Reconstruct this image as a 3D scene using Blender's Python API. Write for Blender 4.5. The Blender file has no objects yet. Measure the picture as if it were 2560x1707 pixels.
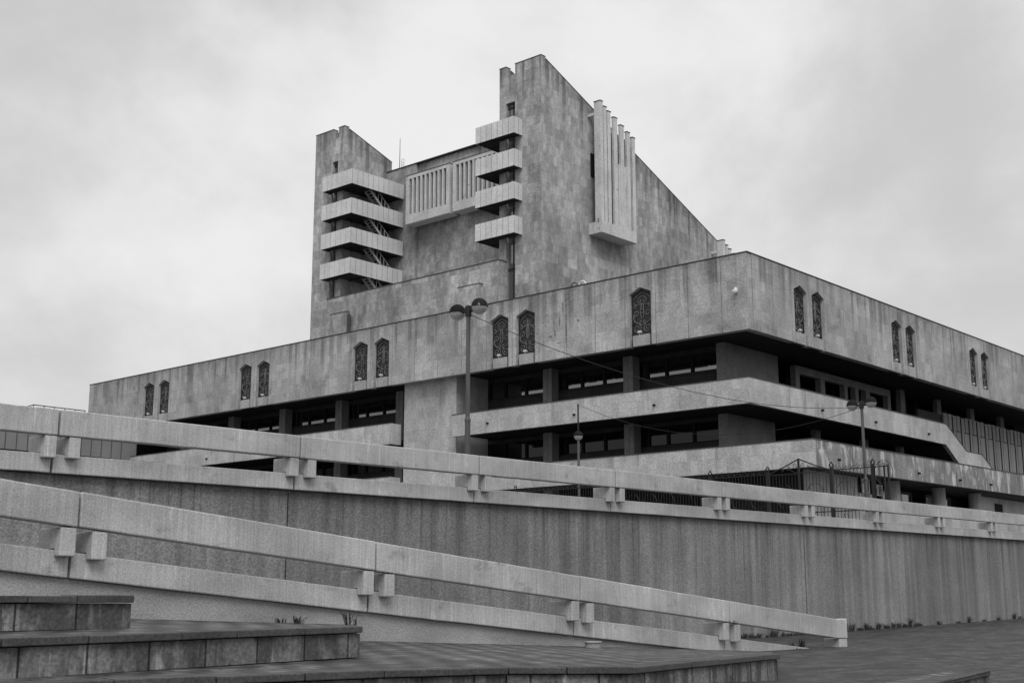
import bpy, bmesh, math, random
from mathutils import Vector
R = math.radians
random.seed(7)
sc = bpy.context.scene
C = sc.collection

# ------------------------------------------------------------------ camera
cam_d = bpy.data.cameras.new("camera")
cam = bpy.data.objects.new("camera", cam_d)
C.objects.link(cam)
cam_d.sensor_width = 36.0
cam_d.lens = 36.0 * 3197.0 / 2560.0
cam_d.clip_start = 0.2
cam_d.clip_end = 3000
cam.location = (0, 0, 0)
cam.rotation_euler = (R(90 + 11.346), 0, R(-(90 - 41.54)))
sc.camera = cam

# ------------------------------------------------------------------ world: overcast
SUN_EL, SUN_AZ = 50.0, 230.0          # azimuth of the sun, measured from +X towards +Y
w = bpy.data.worlds.new("World")
sc.world = w
w.use_nodes = True
nt = w.node_tree
nt.nodes.clear()
def N(t, nt_=None):
    return (nt_ or nt).nodes.new(t)
sky = N('ShaderNodeTexSky')
sky.sky_type = 'NISHITA'
sky.sun_disc = False
sky.sun_elevation = R(SUN_EL)
sky.sun_rotation = R(90 - SUN_AZ)
sky.dust_density = 4.0
bw = N('ShaderNodeRGBToBW')
nt.links.new(sky.outputs[0], bw.inputs[0])
ov = N('ShaderNodeMix'); ov.data_type = 'FLOAT'
ov.inputs[0].default_value = 0.9            # cloud deck evens the sky out
nt.links.new(bw.outputs[0], ov.inputs[2])
ov.inputs[3].default_value = 7.0
tc = N('ShaderNodeTexCoord')
mp = N('ShaderNodeMapping'); mp.inputs['Scale'].default_value = (1.0, 1.0, 1.25)
mp.inputs['Location'].default_value = (0.35, 0.1, 0.42)
nt.links.new(tc.outputs['Generated'], mp.inputs[0])
n1 = N('ShaderNodeTexNoise'); n1.inputs['Scale'].default_value = 3.4
n1.inputs['Detail'].default_value = 6; n1.inputs['Roughness'].default_value = 0.56
n1.inputs['Distortion'].default_value = 0.15
nt.links.new(mp.outputs[0], n1.inputs['Vector'])
mr = N('ShaderNodeMapRange')
mr.inputs[1].default_value = 0.32; mr.inputs[2].default_value = 0.68
mr.inputs[3].default_value = 0.80; mr.inputs[4].default_value = 1.15
mr.interpolation_type = 'SMOOTHSTEP'
nt.links.new(n1.outputs[0], mr.inputs[0])
mu = N('ShaderNodeMath'); mu.operation = 'MULTIPLY'
nt.links.new(ov.outputs[0], mu.inputs[0]); nt.links.new(mr.outputs[0], mu.inputs[1])
bg = N('ShaderNodeBackground'); bg.inputs[1].default_value = 0.074
nt.links.new(mu.outputs[0], bg.inputs[0])
wo = N('ShaderNodeOutputWorld'); nt.links.new(bg.outputs[0], wo.inputs[0])

sun_d = bpy.data.lights.new("sun", 'SUN')
sun_d.energy = 1.35; sun_d.angle = R(36); sun_d.color = (1, 1, 1)
sun = bpy.data.objects.new("sun", sun_d); C.objects.link(sun)
sd = Vector((math.cos(R(SUN_AZ)) * math.cos(R(SUN_EL)), math.sin(R(SUN_AZ)) * math.cos(R(SUN_EL)), math.sin(R(SUN_EL))))
sun.rotation_euler = sd.to_track_quat('Z', 'Y').to_euler()
sun.location = (20, 10, 60)

sc.view_settings.view_transform = 'Standard'
sc.view_settings.look = 'None'
sc.view_settings.exposure = 0.62
sc.view_settings.gamma = 1.0
sc.view_settings.use_curve_mapping = False

# ------------------------------------------------------------------ helpers
class MB:
    def __init__(s): s.v = []; s.f = []
    def add(s, vs, fs):
        o = len(s.v); s.v += [tuple(v) for v in vs]; s.f += [tuple(i + o for i in f) for f in fs]
    def hexa(s, p):                         # 4 bottom (ccw) + 4 top
        s.add(p, [(3, 2, 1, 0), (4, 5, 6, 7), (0, 1, 5, 4), (1, 2, 6, 5), (2, 3, 7, 6), (3, 0, 4, 7)])
    def box(s, x0, x1, y0, y1, z0, z1):
        s.hexa([(x0, y0, z0), (x1, y0, z0), (x1, y1, z0), (x0, y1, z0), (x0, y0, z1), (x1, y0, z1), (x1, y1, z1), (x0, y1, z1)])
    def prism(s, pts, vec):
        n = len(pts); vec = Vector(vec)
        q = [Vector(p) for p in pts]
        s.add(q + [p + vec for p in q], [tuple(range(n))[::-1], tuple(range(n, 2 * n))] + [(i, (i + 1) % n, n + (i + 1) % n, n + i) for i in range(n)])
    def tube(s, pts, r, n=6, taper=None, closed=False):
        pts = [Vector(p) for p in pts]; rings = []
        for i, p in enumerate(pts):
            a = pts[i - 1] if i > 0 else (pts[-1] if closed else p)
            b = pts[i + 1] if i < len(pts) - 1 else (pts[0] if closed else p)
            d = (b - a).normalized()
            up = Vector((0, 0, 1)) if abs(d.z) < 0.95 else Vector((1, 0, 0))
            e1 = d.cross(up).normalized(); e2 = d.cross(e1)
            rr = r if taper is None else r + (taper - r) * i / (len(pts) - 1)
            rings.append([p + (e1 * math.cos(2 * math.pi * k / n) + e2 * math.sin(2 * math.pi * k / n)) * rr for k in range(n)])
        vs = [v for ring in rings for v in ring]; m = len(pts); fs = []
        for i in range(m if closed else m - 1):
            j = (i + 1) % m
            for k in range(n):
                fs.append((i * n + k, i * n + (k + 1) % n, j * n + (k + 1) % n, j * n + k))
        if not closed:
            fs.append(tuple(range(n))[::-1]); fs.append(tuple((m - 1) * n + k for k in range(n)))
        s.add(vs, fs)
    def lathe(s, c, prof, n=24):
        c = Vector(c); vs = []; fs = []
        for r, z in prof:
            for k in range(n):
                a = 2 * math.pi * k / n
                vs.append(c + Vector((r * math.cos(a), r * math.sin(a), z)))
        for i in range(len(prof) - 1):
            for k in range(n):
                fs.append((i * n + k, i * n + (k + 1) % n, (i + 1) * n + (k + 1) % n, (i + 1) * n + k))
        fs.append(tuple(range(n))[::-1]); fs.append(tuple((len(prof) - 1) * n + k for k in range(n)))
        s.add(vs, fs)

class Frame:                                 # a facade: h along it, d out of it, z up
    def __init__(s, o, along, out):
        s.o = Vector((o[0], o[1], 0)); s.a = Vector((along[0], along[1], 0)); s.n = Vector((out[0], out[1], 0))
    def P(s, h, d, z): return s.o + s.a * h + s.n * d + Vector((0, 0, z))
    def box(s, mb, h0, h1, d0, d1, z0, z1):
        mb.hexa([s.P(h0, d0, z0), s.P(h1, d0, z0), s.P(h1, d1, z0), s.P(h0, d1, z0), s.P(h0, d0, z1), s.P(h1, d0, z1), s.P(h1, d1, z1), s.P(h0, d1, z1)])
    def prism(s, mb, pts, d0, d1):
        mb.prism([s.P(h, d0, z) for h, z in pts], s.n * (d1 - d0))

LOC = {}
def thing(name, label, cat, loc, group=None):
    o = bpy.data.objects.new(name, None); C.objects.link(o)
    o.location = loc; o.empty_display_size = 0.3
    o['label'] = label; o['category'] = cat
    if group: o['group'] = group
    LOC[o.name] = Vector(loc)
    return o
def obj(name, mb, mat, parent=None, loc=None, smooth=False, bevel=0.0, up=False):
    base = LOC[parent.name] if parent else Vector(loc or (0, 0, 0))
    me = bpy.data.meshes.new(name)
    me.from_pydata([Vector(v) - base for v in mb.v], [], mb.f)
    bm = bmesh.new(); bm.from_mesh(me)
    bmesh.ops.recalc_face_normals(bm, faces=bm.faces)
    if up:
        bm.normal_update()
        bmesh.ops.reverse_faces(bm, faces=[f for f in bm.faces if f.normal.z < 0])
    bm.to_mesh(me); bm.free()
    if smooth:
        for p in me.polygons: p.use_smooth = True
    me.materials.append(mat)
    o = bpy.data.objects.new(name, me); C.objects.link(o)
    if parent: o.parent = parent
    else: o.location = base
    LOC[o.name] = base
    if bevel:
        b = o.modifiers.new('bevel', 'BEVEL'); b.width = bevel; b.segments = 2; b.limit_method = 'ANGLE'; b.angle_limit = R(40)
    return o
def tag(o, label, cat, group=None):
    o['label'] = label; o['category'] = cat
    if group: o['group'] = group
    return o
def kids(o): return [c for c in bpy.data.objects if c.parent == o]
def copy_tree(o, parent=None):
    c = o.copy(); C.objects.link(c); LOC[c.name] = LOC[o.name]
    if parent: c.parent = parent
    for k in kids(o): copy_tree(k, c)
    return c

# ------------------------------------------------------------------ materials
def mat(name, base, layers=(), rough=0.85, spec=0.3, flat=False, bump=None, metal=0.0):
    m = bpy.data.materials.new(name); m.use_nodes = True
    t = m.node_tree; b = t.nodes['Principled BSDF']; L = t.links
    b.inputs['Roughness'].default_value = rough
    b.inputs['Specular IOR Level'].default_value = spec
    b.inputs['Metallic'].default_value = metal
    geo = t.nodes.new('ShaderNodeNewGeometry')
    sp = t.nodes.new('ShaderNodeSeparateXYZ'); L.new(geo.outputs['Position'], sp.inputs[0])
    cmb = t.nodes.new('ShaderNodeCombineXYZ')
    def math_(op, a, b_=None):
        n = t.nodes.new('ShaderNodeMath'); n.operation = op
        for i, q in enumerate((a, b_)):
            if q is None: continue
            if isinstance(q, (int, float)): n.inputs[i].default_value = q
            else: L.new(q, n.inputs[i])
        return n.outputs[0]
    if flat:
        L.new(sp.outputs[0], cmb.inputs[0]); L.new(sp.outputs[1], cmb.inputs[1])
    else:
        sn = t.nodes.new('ShaderNodeSeparateXYZ'); L.new(geo.outputs['True Normal'], sn.inputs[0])
        ax = math_('ABSOLUTE', sn.outputs[0]); ay = math_('ABSOLUTE', sn.outputs[1])
        g = math_('GREATER_THAN', ax, ay)
        mx = t.nodes.new('ShaderNodeMix'); mx.data_type = 'FLOAT'
        L.new(g, mx.inputs[0]); L.new(sp.outputs[0], mx.inputs[2]); L.new(sp.outputs[1], mx.inputs[3])
        L.new(mx.outputs[0], cmb.inputs[0]); L.new(sp.outputs[2], cmb.inputs[1])
        L.new(math_('MULTIPLY', g, 37.3), cmb.inputs[2])
    vec = cmb.outputs[0]
    val = None
    def mult(o):
        nonlocal val
        val = o if val is None else math_('MULTIPLY', val, o)
    def mapped(s, off=(0, 0, 0)):
        mpn = t.nodes.new('ShaderNodeMapping'); mpn.inputs['Scale'].default_value = s
        mpn.inputs['Location'].default_value = off
        L.new(vec, mpn.inputs[0]); return mpn.outputs[0]
    for ly in layers:
        k = ly[0]
        if k == 'noise':                     # scale_h, scale_z, detail, fmin, fmax, lo, hi
            _, sh, sz, det, f0, f1, lo, hi = ly[:8]
            n = t.nodes.new('ShaderNodeTexNoise'); n.inputs['Scale'].default_value = 1
            n.inputs['Detail'].default_value = det; n.inputs['Roughness'].default_value = 0.6
            L.new(mapped((sh, sz, 1), (sh * 3.1, lo * 17, hi * 5)), n.inputs['Vector'])
            r = t.nodes.new('ShaderNodeMapRange'); r.interpolation_type = 'SMOOTHSTEP'
            for i, q in enumerate((f0, f1, lo, hi)): r.inputs[i + 1].default_value = q
            L.new(n.outputs[0], r.inputs[0]); mult(r.outputs[0])
        elif k == 'brick':                   # w, h, lo, hi, mortar size, mortar value, off
            _, bw_, bh, lo, hi, ms, mv = ly[:7]
            n = t.nodes.new('ShaderNodeTexBrick')
            n.inputs['Scale'].default_value = 1
            n.inputs['Color1'].default_value = (lo, lo, lo, 1); n.inputs['Color2'].default_value = (hi, hi, hi, 1)
            n.inputs['Mortar'].default_value = (mv, mv, mv, 1); n.inputs['Mortar Size'].default_value = ms
            n.inputs['Mortar Smooth'].default_value = 0.2
            n.inputs['Brick Width'].default_value = bw_; n.inputs['Row Height'].default_value = bh
            n.offset = ly[7] if len(ly) > 7 else 0.5
            L.new(vec, n.inputs['Vector'])
            x = t.nodes.new('ShaderNodeRGBToBW'); L.new(n.outputs[0], x.inputs[0]); mult(x.outputs[0])
        elif k == 'island':                  # tone differs from slab to slab
            r = t.nodes.new('ShaderNodeMapRange'); r.inputs[3].default_value = ly[1]; r.inputs[4].default_value = ly[2]
            L.new(geo.outputs['Random Per Island'], r.inputs[0]); mult(r.outputs[0])
        elif k == 'runoff':                  # dark run-off stains below an eave: top z on faces along Y, top z = a + b*h on faces along X, length, value, streak scale
            _, zx, a_, b_, ln, lo, sh = ly
            tz = t.nodes.new('ShaderNodeMix'); tz.data_type = 'FLOAT'
            L.new(g, tz.inputs[0]); tz.inputs[3].default_value = zx
            L.new(math_('ADD', math_('MULTIPLY', mx.outputs[0], b_), a_), tz.inputs[2])
            dz = math_('SUBTRACT', tz.outputs[0], sp.outputs[2])
            n = t.nodes.new('ShaderNodeTexNoise'); n.inputs['Scale'].default_value = 1; n.inputs['Detail'].default_value = 3
            L.new(mapped((sh, 0.035, 1), (3.3, 0, 0)), n.inputs['Vector'])
            r = t.nodes.new('ShaderNodeMapRange'); r.interpolation_type = 'SMOOTHSTEP'
            for i, q in enumerate((0.42, 0.68, 0.0, 1.0)): r.inputs[i + 1].default_value = q
            L.new(n.outputs[0], r.inputs[0])
            fade = t.nodes.new('ShaderNodeMapRange'); fade.interpolation_type = 'SMOOTHSTEP'
            L.new(math_('DIVIDE', dz, math_('ADD', math_('MULTIPLY', r.outputs[0], ln), ln * 0.25)), fade.inputs[0])
            fade.inputs[3].default_value = 1.0; fade.inputs[4].default_value = 0.0
            amt = math_('MULTIPLY', fade.outputs[0], math_('ADD', math_('MULTIPLY', r.outputs[0], 0.75), 0.25))
            mult(math_('SUBTRACT', 1.0, math_('MULTIPLY', amt, 1.0 - lo)))
        elif k == 'wave':                    # scale, distortion, lo, hi, rot
            n = t.nodes.new('ShaderNodeTexWave'); n.inputs['Scale'].default_value = ly[1]
            n.inputs['Distortion'].default_value = ly[2]; n.inputs['Detail'].default_value = 2; n.inputs['Detail Scale'].default_value = 0.6
            mpn = t.nodes.new('ShaderNodeMapping'); mpn.inputs['Rotation'].default_value = (0, 0, ly[5]); L.new(vec, mpn.inputs[0])
            L.new(mpn.outputs[0], n.inputs['Vector'])
            r = t.nodes.new('ShaderNodeMapRange'); r.inputs[3].default_value = ly[3]; r.inputs[4].default_value = ly[4]
            L.new(n.outputs['Fac'], r.inputs[0]); mult(r.outputs[0])
    if val is None:
        b.inputs['Base Color'].default_value = (base, base, base, 1)
    else:
        o = math_('MULTIPLY', val, base); L.new(o, b.inputs['Base Color'])
    if bump:
        n = t.nodes.new('ShaderNodeTexNoise'); n.inputs['Scale'].default_value = bump[0]; n.inputs['Detail'].default_value = 6
        L.new(mapped((1, bump[2] if len(bump) > 2 else 1, 1)), n.inputs['Vector'])
        bp = t.nodes.new('ShaderNodeBump'); bp.inputs['Strength'].default_value = bump[1]; bp.inputs['Distance'].default_value = 0.03
        L.new(n.outputs[0], bp.inputs['Height']); L.new(bp.outputs[0], b.inputs['Normal'])
    return m

GR = ('noise', 11, 10, 3, 0.3, 0.7, 0.78, 1.20)          # fine grain of weathered stone
M = {}
M['tower'] = mat('tower_limestone', 0.34, [
    ('brick', 0.46, 0.92, 0.80, 1.15, 0.014, 0.76), ('brick', 1.38, 1.84, 0.82, 1.13, 0.004, 0.9), ('noise', 0.16, 0.12, 4, 0.3, 0.7, 0.70, 1.24),
    ('noise', 1.3, 0.12, 3, 0.62, 0.80, 1.0, 0.72), ('noise', 0.7, 0.5, 4, 0.3, 0.7, 0.86, 1.10), ('runoff', 48.85, 48.65 + .4016 * 84.62, -.4016, 5.0, 0.36, 1.5), ('noise', 2.6, 2.2, 5, 0.35, 0.7, 0.86, 1.1), GR])
M['fascia'] = mat('fascia_limestone', 0.345, [
    ('island', 0.94, 1.05), ('brick', 0.60, 0.62, 0.87, 1.10, 0.010, 0.84), ('brick', 1.2, 1.86, 0.90, 1.08, 0.004, 0.95), ('noise', 0.22, 0.25, 4, 0.3, 0.7, 0.80, 1.16),
    ('noise', 2.2, 0.12, 3, 0.58, 0.80, 1.0, 0.60), ('noise', 0.7, 0.8, 6, 0.56, 0.70, 1.0, 0.76), ('runoff', 20.08, 20.08, 0.0, 3.2, 0.48, 1.9), GR])
M['band'] = mat('band_limestone', 0.40, [
    ('brick', 0.5, 0.8, 0.86, 1.10, 0.010, 0.85), ('noise', 0.3, 0.25, 4, 0.3, 0.7, 0.84, 1.14),
    ('noise', 1.8, 0.2, 3, 0.55, 0.78, 1.0, 0.66), ('noise', 0.8, 0.9, 5, 0.58, 0.75, 1.0, 0.8), GR])
M['band_low'] = mat('stained_band_limestone', 0.22, [
    ('brick', 0.5, 0.8, 0.82, 1.14, 0.010, 0.85), ('noise', 0.5, 0.35, 4, 0.3, 0.7, 0.72, 1.15),
    ('noise', 1.9, 0.55, 6, 0.52, 0.60, 1.0, 2.1), ('noise', 1.9, 0.15, 3, 0.52, 0.75, 1.0, 0.55), GR])
M['panel'] = mat('balcony_panel', 0.56, [('island', 0.93, 1.06), ('noise', 0.5, 0.5, 3, 0.3, 0.7, 0.90, 1.08), ('noise', 3, 0.4, 3, 0.6, 0.8, 1, 0.80), GR])
M['louvre'] = mat('painted_louvre_concrete', 0.50, [('noise', 0.6, 0.6, 3, 0.3, 0.7, 0.88, 1.1), ('noise', 1.6, 1.6, 5, 0.64, 0.70, 1, 0.40), ('noise', 2.5, 0.2, 3, 0.58, 0.75, 1, 0.75), GR])
M['pier'] = mat('grey_pier_stone', 0.22, [('brick', 0.5, 0.8, 0.9, 1.08, 0.01, 0.85), ('noise', 0.5, 0.3, 3, 0.3, 0.7, 0.85, 1.1), GR])
M['recess'] = mat('shade_dark_recess', 0.035, [('noise', 1, 1, 3, 0.3, 0.7, 0.8, 1.2)])  # albedo kept very low, so recess shade is put into the colour
M['soffit'] = mat('shade_dark_soffit', 0.022, [('noise', 0.6, 0.6, 3, 0.3, 0.7, 0.8, 1.2)])  # near-black albedo paints in the deep shade under the overhangs
M['black'] = mat('black_iron', 0.012, rough=0.5)
M['dark'] = mat('shade_and_joint_black', 0.010, rough=0.9)  # near black for joints, frames, openings; paints shade on the ground floor walls
M['cap'] = mat('dark_metal_flashing', 0.05, rough=0.6)
M['roofing'] = mat('roof_felt', 0.12, [('noise', 1, 1, 3, 0.3, 0.7, 0.8, 1.2)], flat=True)
M['grille'] = mat('cast_iron_plate', 0.025, [('noise', 5, 5, 3, 0.3, 0.7, 0.7, 1.3)], rough=0.6)
M['scroll'] = mat('cast_iron_scroll', 0.12, [('noise', 6, 6, 3, 0.3, 0.7, 0.6, 1.3)], rough=0.6)
M['stain'] = mat('leak_stain', 0.15, [('noise', 5, 5, 4, 0.3, 0.7, 0.6, 1.4)])
M['white'] = mat('white_paint', 0.75, rough=0.5)
M['flood'] = mat('floodlight_housing', 0.48, rough=0.5)
M['steel'] = mat('galvanised_steel', 0.42, [('noise', 3, 3, 2, 0.3, 0.7, 0.8, 1.1)], rough=0.5)
M['rail'] = mat('ribbed_parapet_concrete', 0.385, [
    ('noise', 24, 0.6, 3, 0.32, 0.70, 0.90, 1.09), ('noise', 0.5, 0.8, 5, 0.3, 0.7, 0.78, 1.14),
    ('noise', 11, 0.9, 6, 0.60, 0.70, 1.0, 1.30), ('noise', 2.4, 1.2, 6, 0.60, 0.66, 1.0, 1.16), ('noise', 1.6, 2.2, 6, 0.58, 0.74, 1.0, 0.66), ('noise', 5, 5, 5, 0.70, 0.74, 1, 0.55),
    ('noise', 36, 34, 3, 0.3, 0.7, 0.80, 1.18)], bump=(16, 0.4, 0.10))
M['pebble'] = mat('pebbledash_wall', 0.205, [
    ('noise', 1.9, 0.045, 3, 0.36, 0.64, 1.12, 0.76), ('noise', 0.5, 0.02, 2, 0.40, 0.65, 1.05, 0.86), ('noise', 7.5, 0.16, 4, 0.56, 0.70, 1.0, 0.60), ('noise', 0.25, 0.3, 4, 0.3, 0.7, 0.84, 1.12),
    ('runoff', 3.0, 2.6, 0.0077, 2.2, 0.62, 2.2), ('noise', 24, 24, 3, 0.3, 0.7, 0.70, 1.30)], bump=(30, 0.6))
M['plaster'] = mat('ramp_wall_plaster', 0.30, [
    ('noise', 0.6, 0.9, 5, 0.35, 0.7, 0.80, 1.12), ('noise', 0.35, 1.0, 4, 0.55, 0.70, 1.0, 0.80), ('noise', 34, 34, 3, 0.3, 0.7, 0.76, 1.22)], bump=(20, 0.25))
M['riser'] = mat('stained_riser_slabs', 0.105, [
    ('brick', 0.82, 5.0, 0.78, 1.22, 0.016, 0.22, 0.0), ('noise', 2.2, 0.8, 4, 0.42, 0.56, 0.62, 1.55), ('noise', 9, 0.9, 4, 0.58, 0.68, 1.0, 1.7),
    ('noise', 5, 0.5, 3, 0.55, 0.7, 1.0, 0.55), ('noise', 24, 24, 3, 0.3, 0.7, 0.7, 1.3)], bump=(18, 0.3))
M['coping'] = mat('dark_granite_coping', 0.058, [('noise', 1.2, 1.2, 4, 0.3, 0.7, 0.75, 1.2), ('noise', 30, 30, 3, 0.3, 0.7, 0.7, 1.35)], rough=0.6)
M['paver'] = mat('wet_brick_pavers', 0.105, [
    ('brick', 0.62, 0.22, 0.52, 1.45, 0.026, 0.25), ('noise', 0.8, 0.8, 4, 0.3, 0.7, 0.72, 1.2), ('wave', 0.60, 2.2, 0.55, 1.2, R(35)),
    ('noise', 14, 14, 3, 0.3, 0.7, 0.75, 1.25)], flat=True, rough=0.55, bump=(10, 0.4))
M['plaza'] = mat('dark_wet_plaza_pavers', 0.044, [
    ('brick', 0.8, 0.30, 0.52, 1.50, 0.025, 0.30), ('noise', 0.5, 0.5, 4, 0.3, 0.7, 0.75, 1.2), ('noise', 0.25, 2.4, 3, 0.55, 0.7, 1.0, 1.35),
    ('noise', 7, 7, 4, 0.32, 0.68, 0.62, 1.42)], flat=True, rough=0.6, bump=(10, 0.4))
M['ground'] = mat('upper_terrace_paving', 0.22, [('noise', 0.5, 0.5, 3, 0.3, 0.7, 0.85, 1.1)], flat=True)
M['weed'] = mat('weed_leaf', 0.05, [('noise', 8, 8, 2, 0.3, 0.7, 0.6, 1.4)])
M['lampcap'] = mat('black_lamp_cap', 0.018, [('noise', 30, 1.2, 3, 0.62, 0.66, 1.0, 22.0)], rough=0.8, spec=0.1)
M['lampcap_plain'] = mat('plain_lamp_cap', 0.012, [('noise', 20, 3, 3, 0.6, 0.8, 1, 2.5)], rough=0.8, spec=0.1)
M['pole'] = mat('lamp_post_paint', 0.075, [('noise', 6, 0.6, 3, 0.3, 0.7, 0.75, 1.25)], rough=0.55)
M['tile'] = mat('glazed_wing_panel', 0.20, [('noise', 0.4, 0.4, 2, 0.3, 0.7, 0.9, 1.1)], rough=0.5)
M['ribs'] = mat('pleated_screen_concrete', 0.22, [('island', 0.88, 1.1), ('noise', 2.5, 0.2, 3, 0.3, 0.7, 0.82, 1.12), GR])

def glass_mat(name, base, refl, rough=0.02):
    m = bpy.data.materials.new(name); m.use_nodes = True
    t = m.node_tree; b = t.nodes['Principled BSDF']
    b.inputs['Base Color'].default_value = (base, base, base, 1); b.inputs['Roughness'].default_value = rough
    if refl < .05: b.inputs['Specular IOR Level'].default_value = 0.08
    g = t.nodes.new('ShaderNodeBsdfGlossy'); g.inputs['Color'].default_value = (0.9, 0.9, 0.9, 1); g.inputs['Roughness'].default_value = rough
    mx = t.nodes.new('ShaderNodeMixShader'); mx.inputs[0].default_value = refl
    t.links.new(b.outputs[0], mx.inputs[1]); t.links.new(g.outputs[0], mx.inputs[2])
    t.links.new(mx.outputs[0], t.nodes['Material Output'].inputs[0])
    return m
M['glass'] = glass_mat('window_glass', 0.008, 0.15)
M['glass_dim'] = glass_mat('dimmed_window_glass', 0.006, 0.022, 0.04)  # copy of the window glass with its bright reflection dimmed in the material
M['glass_low'] = glass_mat('shop_glass', 0.11, 0.10, 0.08)
M['globe'] = glass_mat('lamp_globe', 0.26, 0.10, 0.12)

# ------------------------------------------------------------------ ground
def plaza_z(x, y):
    z = -1.34 + max(0.0, x - 40) * 0.016
    if x < 19.4: z += (19.4 - x) * 0.045
    return min(z, -0.9)
def edge_y(x):                                # front edge of the lowest step, continued to the right
    return 7.5 + (x - 13.0) * 0.19 if x < 24.9 else 9.76 + (x - 24.9) * 0.07
mb = MB()
xs = [2, 6, 10, 13, 16, 19.4, 22, 24.9]
for x0, x1 in zip(xs, xs[1:]):
    mb.add([(x0, edge_y(x0) + 0.05, plaza_z(x0, 0)), (x1, edge_y(x1) + 0.05, plaza_z(x1, 0)), (x1, 23.8, plaza_z(x1, 24)), (x0, 23.8, plaza_z(x0, 24))], [(0, 1, 2, 3)])
UP = [(24.9, 9.81), (26.6, 12.7), (29.5, 13.3), (34, 14.2), (40, 15), (50, 16), (65, 17), (90, 19), (260, 22)]
LO = [(24.9, 9.81), (26.6, 9.9), (29.5, 10.0), (34, 10.3), (40, 11), (50, 12), (65, 13), (90, 15), (260, 18)]
for (x0, y0), (x1, y1) in zip(UP, UP[1:]):
    mb.add([(x0, y0, plaza_z(x0, 0)), (x1, y1, plaza_z(x1, 0)), (x1, 23.8, plaza_z(x1, 24)), (x0, 23.8, plaza_z(x0, 24))], [(0, 1, 2, 3)])
o = obj('paved_plaza', mb, M['plaza'], up=True); o['kind'] = 'structure'
mb = MB()                                     # beyond the end of the lowest step the plaza slopes down to the lower level
for u0, u1, l0, l1 in zip(UP, UP[1:], LO, LO[1:]):
    q = [(l0[0], l0[1], -1.752), (l1[0], l1[1], -1.752), (u1[0], u1[1], plaza_z(u1[0], 0)), (u0[0], u0[1], plaza_z(u0[0], 0))]
    if u0 == l0: mb.add(q[:3], [(0, 1, 2)])
    else: mb.add(q, [(0, 1, 2, 3)])
o = obj('paved_slope', mb, M['plaza'], up=True); o['kind'] = 'structure'
mb = MB(); mb.add([(-400, -400, -1.76), (900, -400, -1.76), (900, 900, -1.76), (-400, 900, -1.76)], [(0, 1, 2, 3)])
o = obj('ground', mb, M['plaza'], up=True); o['kind'] = 'structure'

# ------------------------------------------------------------------ terraces (long stone steps)
def terrace(label, front, zs_bot, tread, cop_len, ends=True, riser_in=0.06):
    """front: list of (x,y,z) along the top front edge from left to right"""
    t = thing('stone_terrace', label, 'terrace step', front[0])
    r = MB(); c = MB(); p = MB()
    H = 0.085
    for (a, b), (za, zb) in zip(zip(front, front[1:]), zip(zs_bot, zs_bot[1:])):
        a = Vector(a); b = Vector(b); d = (b - a); dh = Vector((d.x, d.y, 0)).normalized(); inn = Vector((-dh.y, dh.x, 0))
        A0 = a + inn * riser_in; B0 = b + inn * riser_in
        r.hexa([(A0.x, A0.y, za), (B0.x, B0.y, zb), tuple(Vector((B0.x, B0.y, zb)) + inn * .3), tuple(Vector((A0.x, A0.y, za)) + inn * .3),
                tuple(A0 - Vector((0, 0, H + .012))), tuple(B0 - Vector((0, 0, H + .012))), tuple(B0 + inn * .3 - Vector((0, 0, H + .012))), tuple(A0 + inn * .3 - Vector((0, 0, H + .012)))])
        Lg = d.length; n = max(1, round(Lg / cop_len)); pos = [0.0]
        for i in range(1, n): pos.append((i + random.uniform(-.12, .12)) / n)
        pos.append(1.0)
        for u0, u1 in zip(pos, pos[1:]):
            jz = random.uniform(-.006, .006); jo = random.uniform(-.008, .008)
            g = 0.006 / Lg
            q0 = a + d * (u0 + g); q1 = a + d * (u1 - g)
            q0 = q0 + inn * jo; q1 = q1 + inn * jo
            dn = Vector((0, 0, -H)); up = Vector((0, 0, jz))
            wd = inn * 0.36
            c.hexa([q0 + dn, q1 + dn, q1 + wd + dn, q0 + wd + dn, q0 + up, q1 + up, q1 + wd + up, q0 + wd + up])
    obj('riser_wall', r, M['riser'], t)
    obj('coping', c, M['coping'], t, bevel=0.012)
    for q in tread: p.add(q, [tuple(range(len(q)))])
    obj('paving', p, M['paver'], t, up=True)
    return t
YW = 17.9
terrace('short top stone step against the ramp wall at the left edge', [(1.5, 13.35, 0.035), (9.0, 14.22, 0.035)], [-.36, -.36],
        [[(1.6, 13.5, .02), (8.95, 14.3, .02), (9.25, YW, .03), (1.5, YW, .03)]], 0.75)
tA = [k for k in C.objects if k.name == 'stone_terrace'][0]
mb = MB(); mb.hexa([(8.65, 14.3, -.36), (8.95, 14.28, -.36), (9.25, YW, -.36), (8.95, YW, -.36), (8.65, 14.3, -.06), (8.95, 14.28, -.06), (9.25, YW, -.06), (8.95, YW, -.06)])
obj('end_wall', mb, M['riser'], tA)
terrace('middle stone step ending in front of the plastered ramp wall, weeds along its back', [(-1.0, 11.35, -.385), (6.33, 12.3, -.385), (11.72, 13.02, -.36)], [-.78, -.78, -.76],
        [[(-1, 11.5, -.395), (6.33, 12.4, -.395), (6.33, YW, -.30), (-1, YW, -.30)], [(6.33, 12.4, -.395), (8.9, 12.74, -.385), (11.2, YW, -.305), (6.33, YW, -.30)],
         [(8.9, 12.74, -.385), (10.4, 12.94, -.38), (13.6, YW, -.39), (11.2, YW, -.305)], [(10.4, 12.94, -.38), (11.72, 13.12, -.375), (15.95, YW, -.47), (13.6, YW, -.39)]], 1.02)
tB = [k for k in C.objects if k.name.startswith('stone_terrace')][1]
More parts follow.
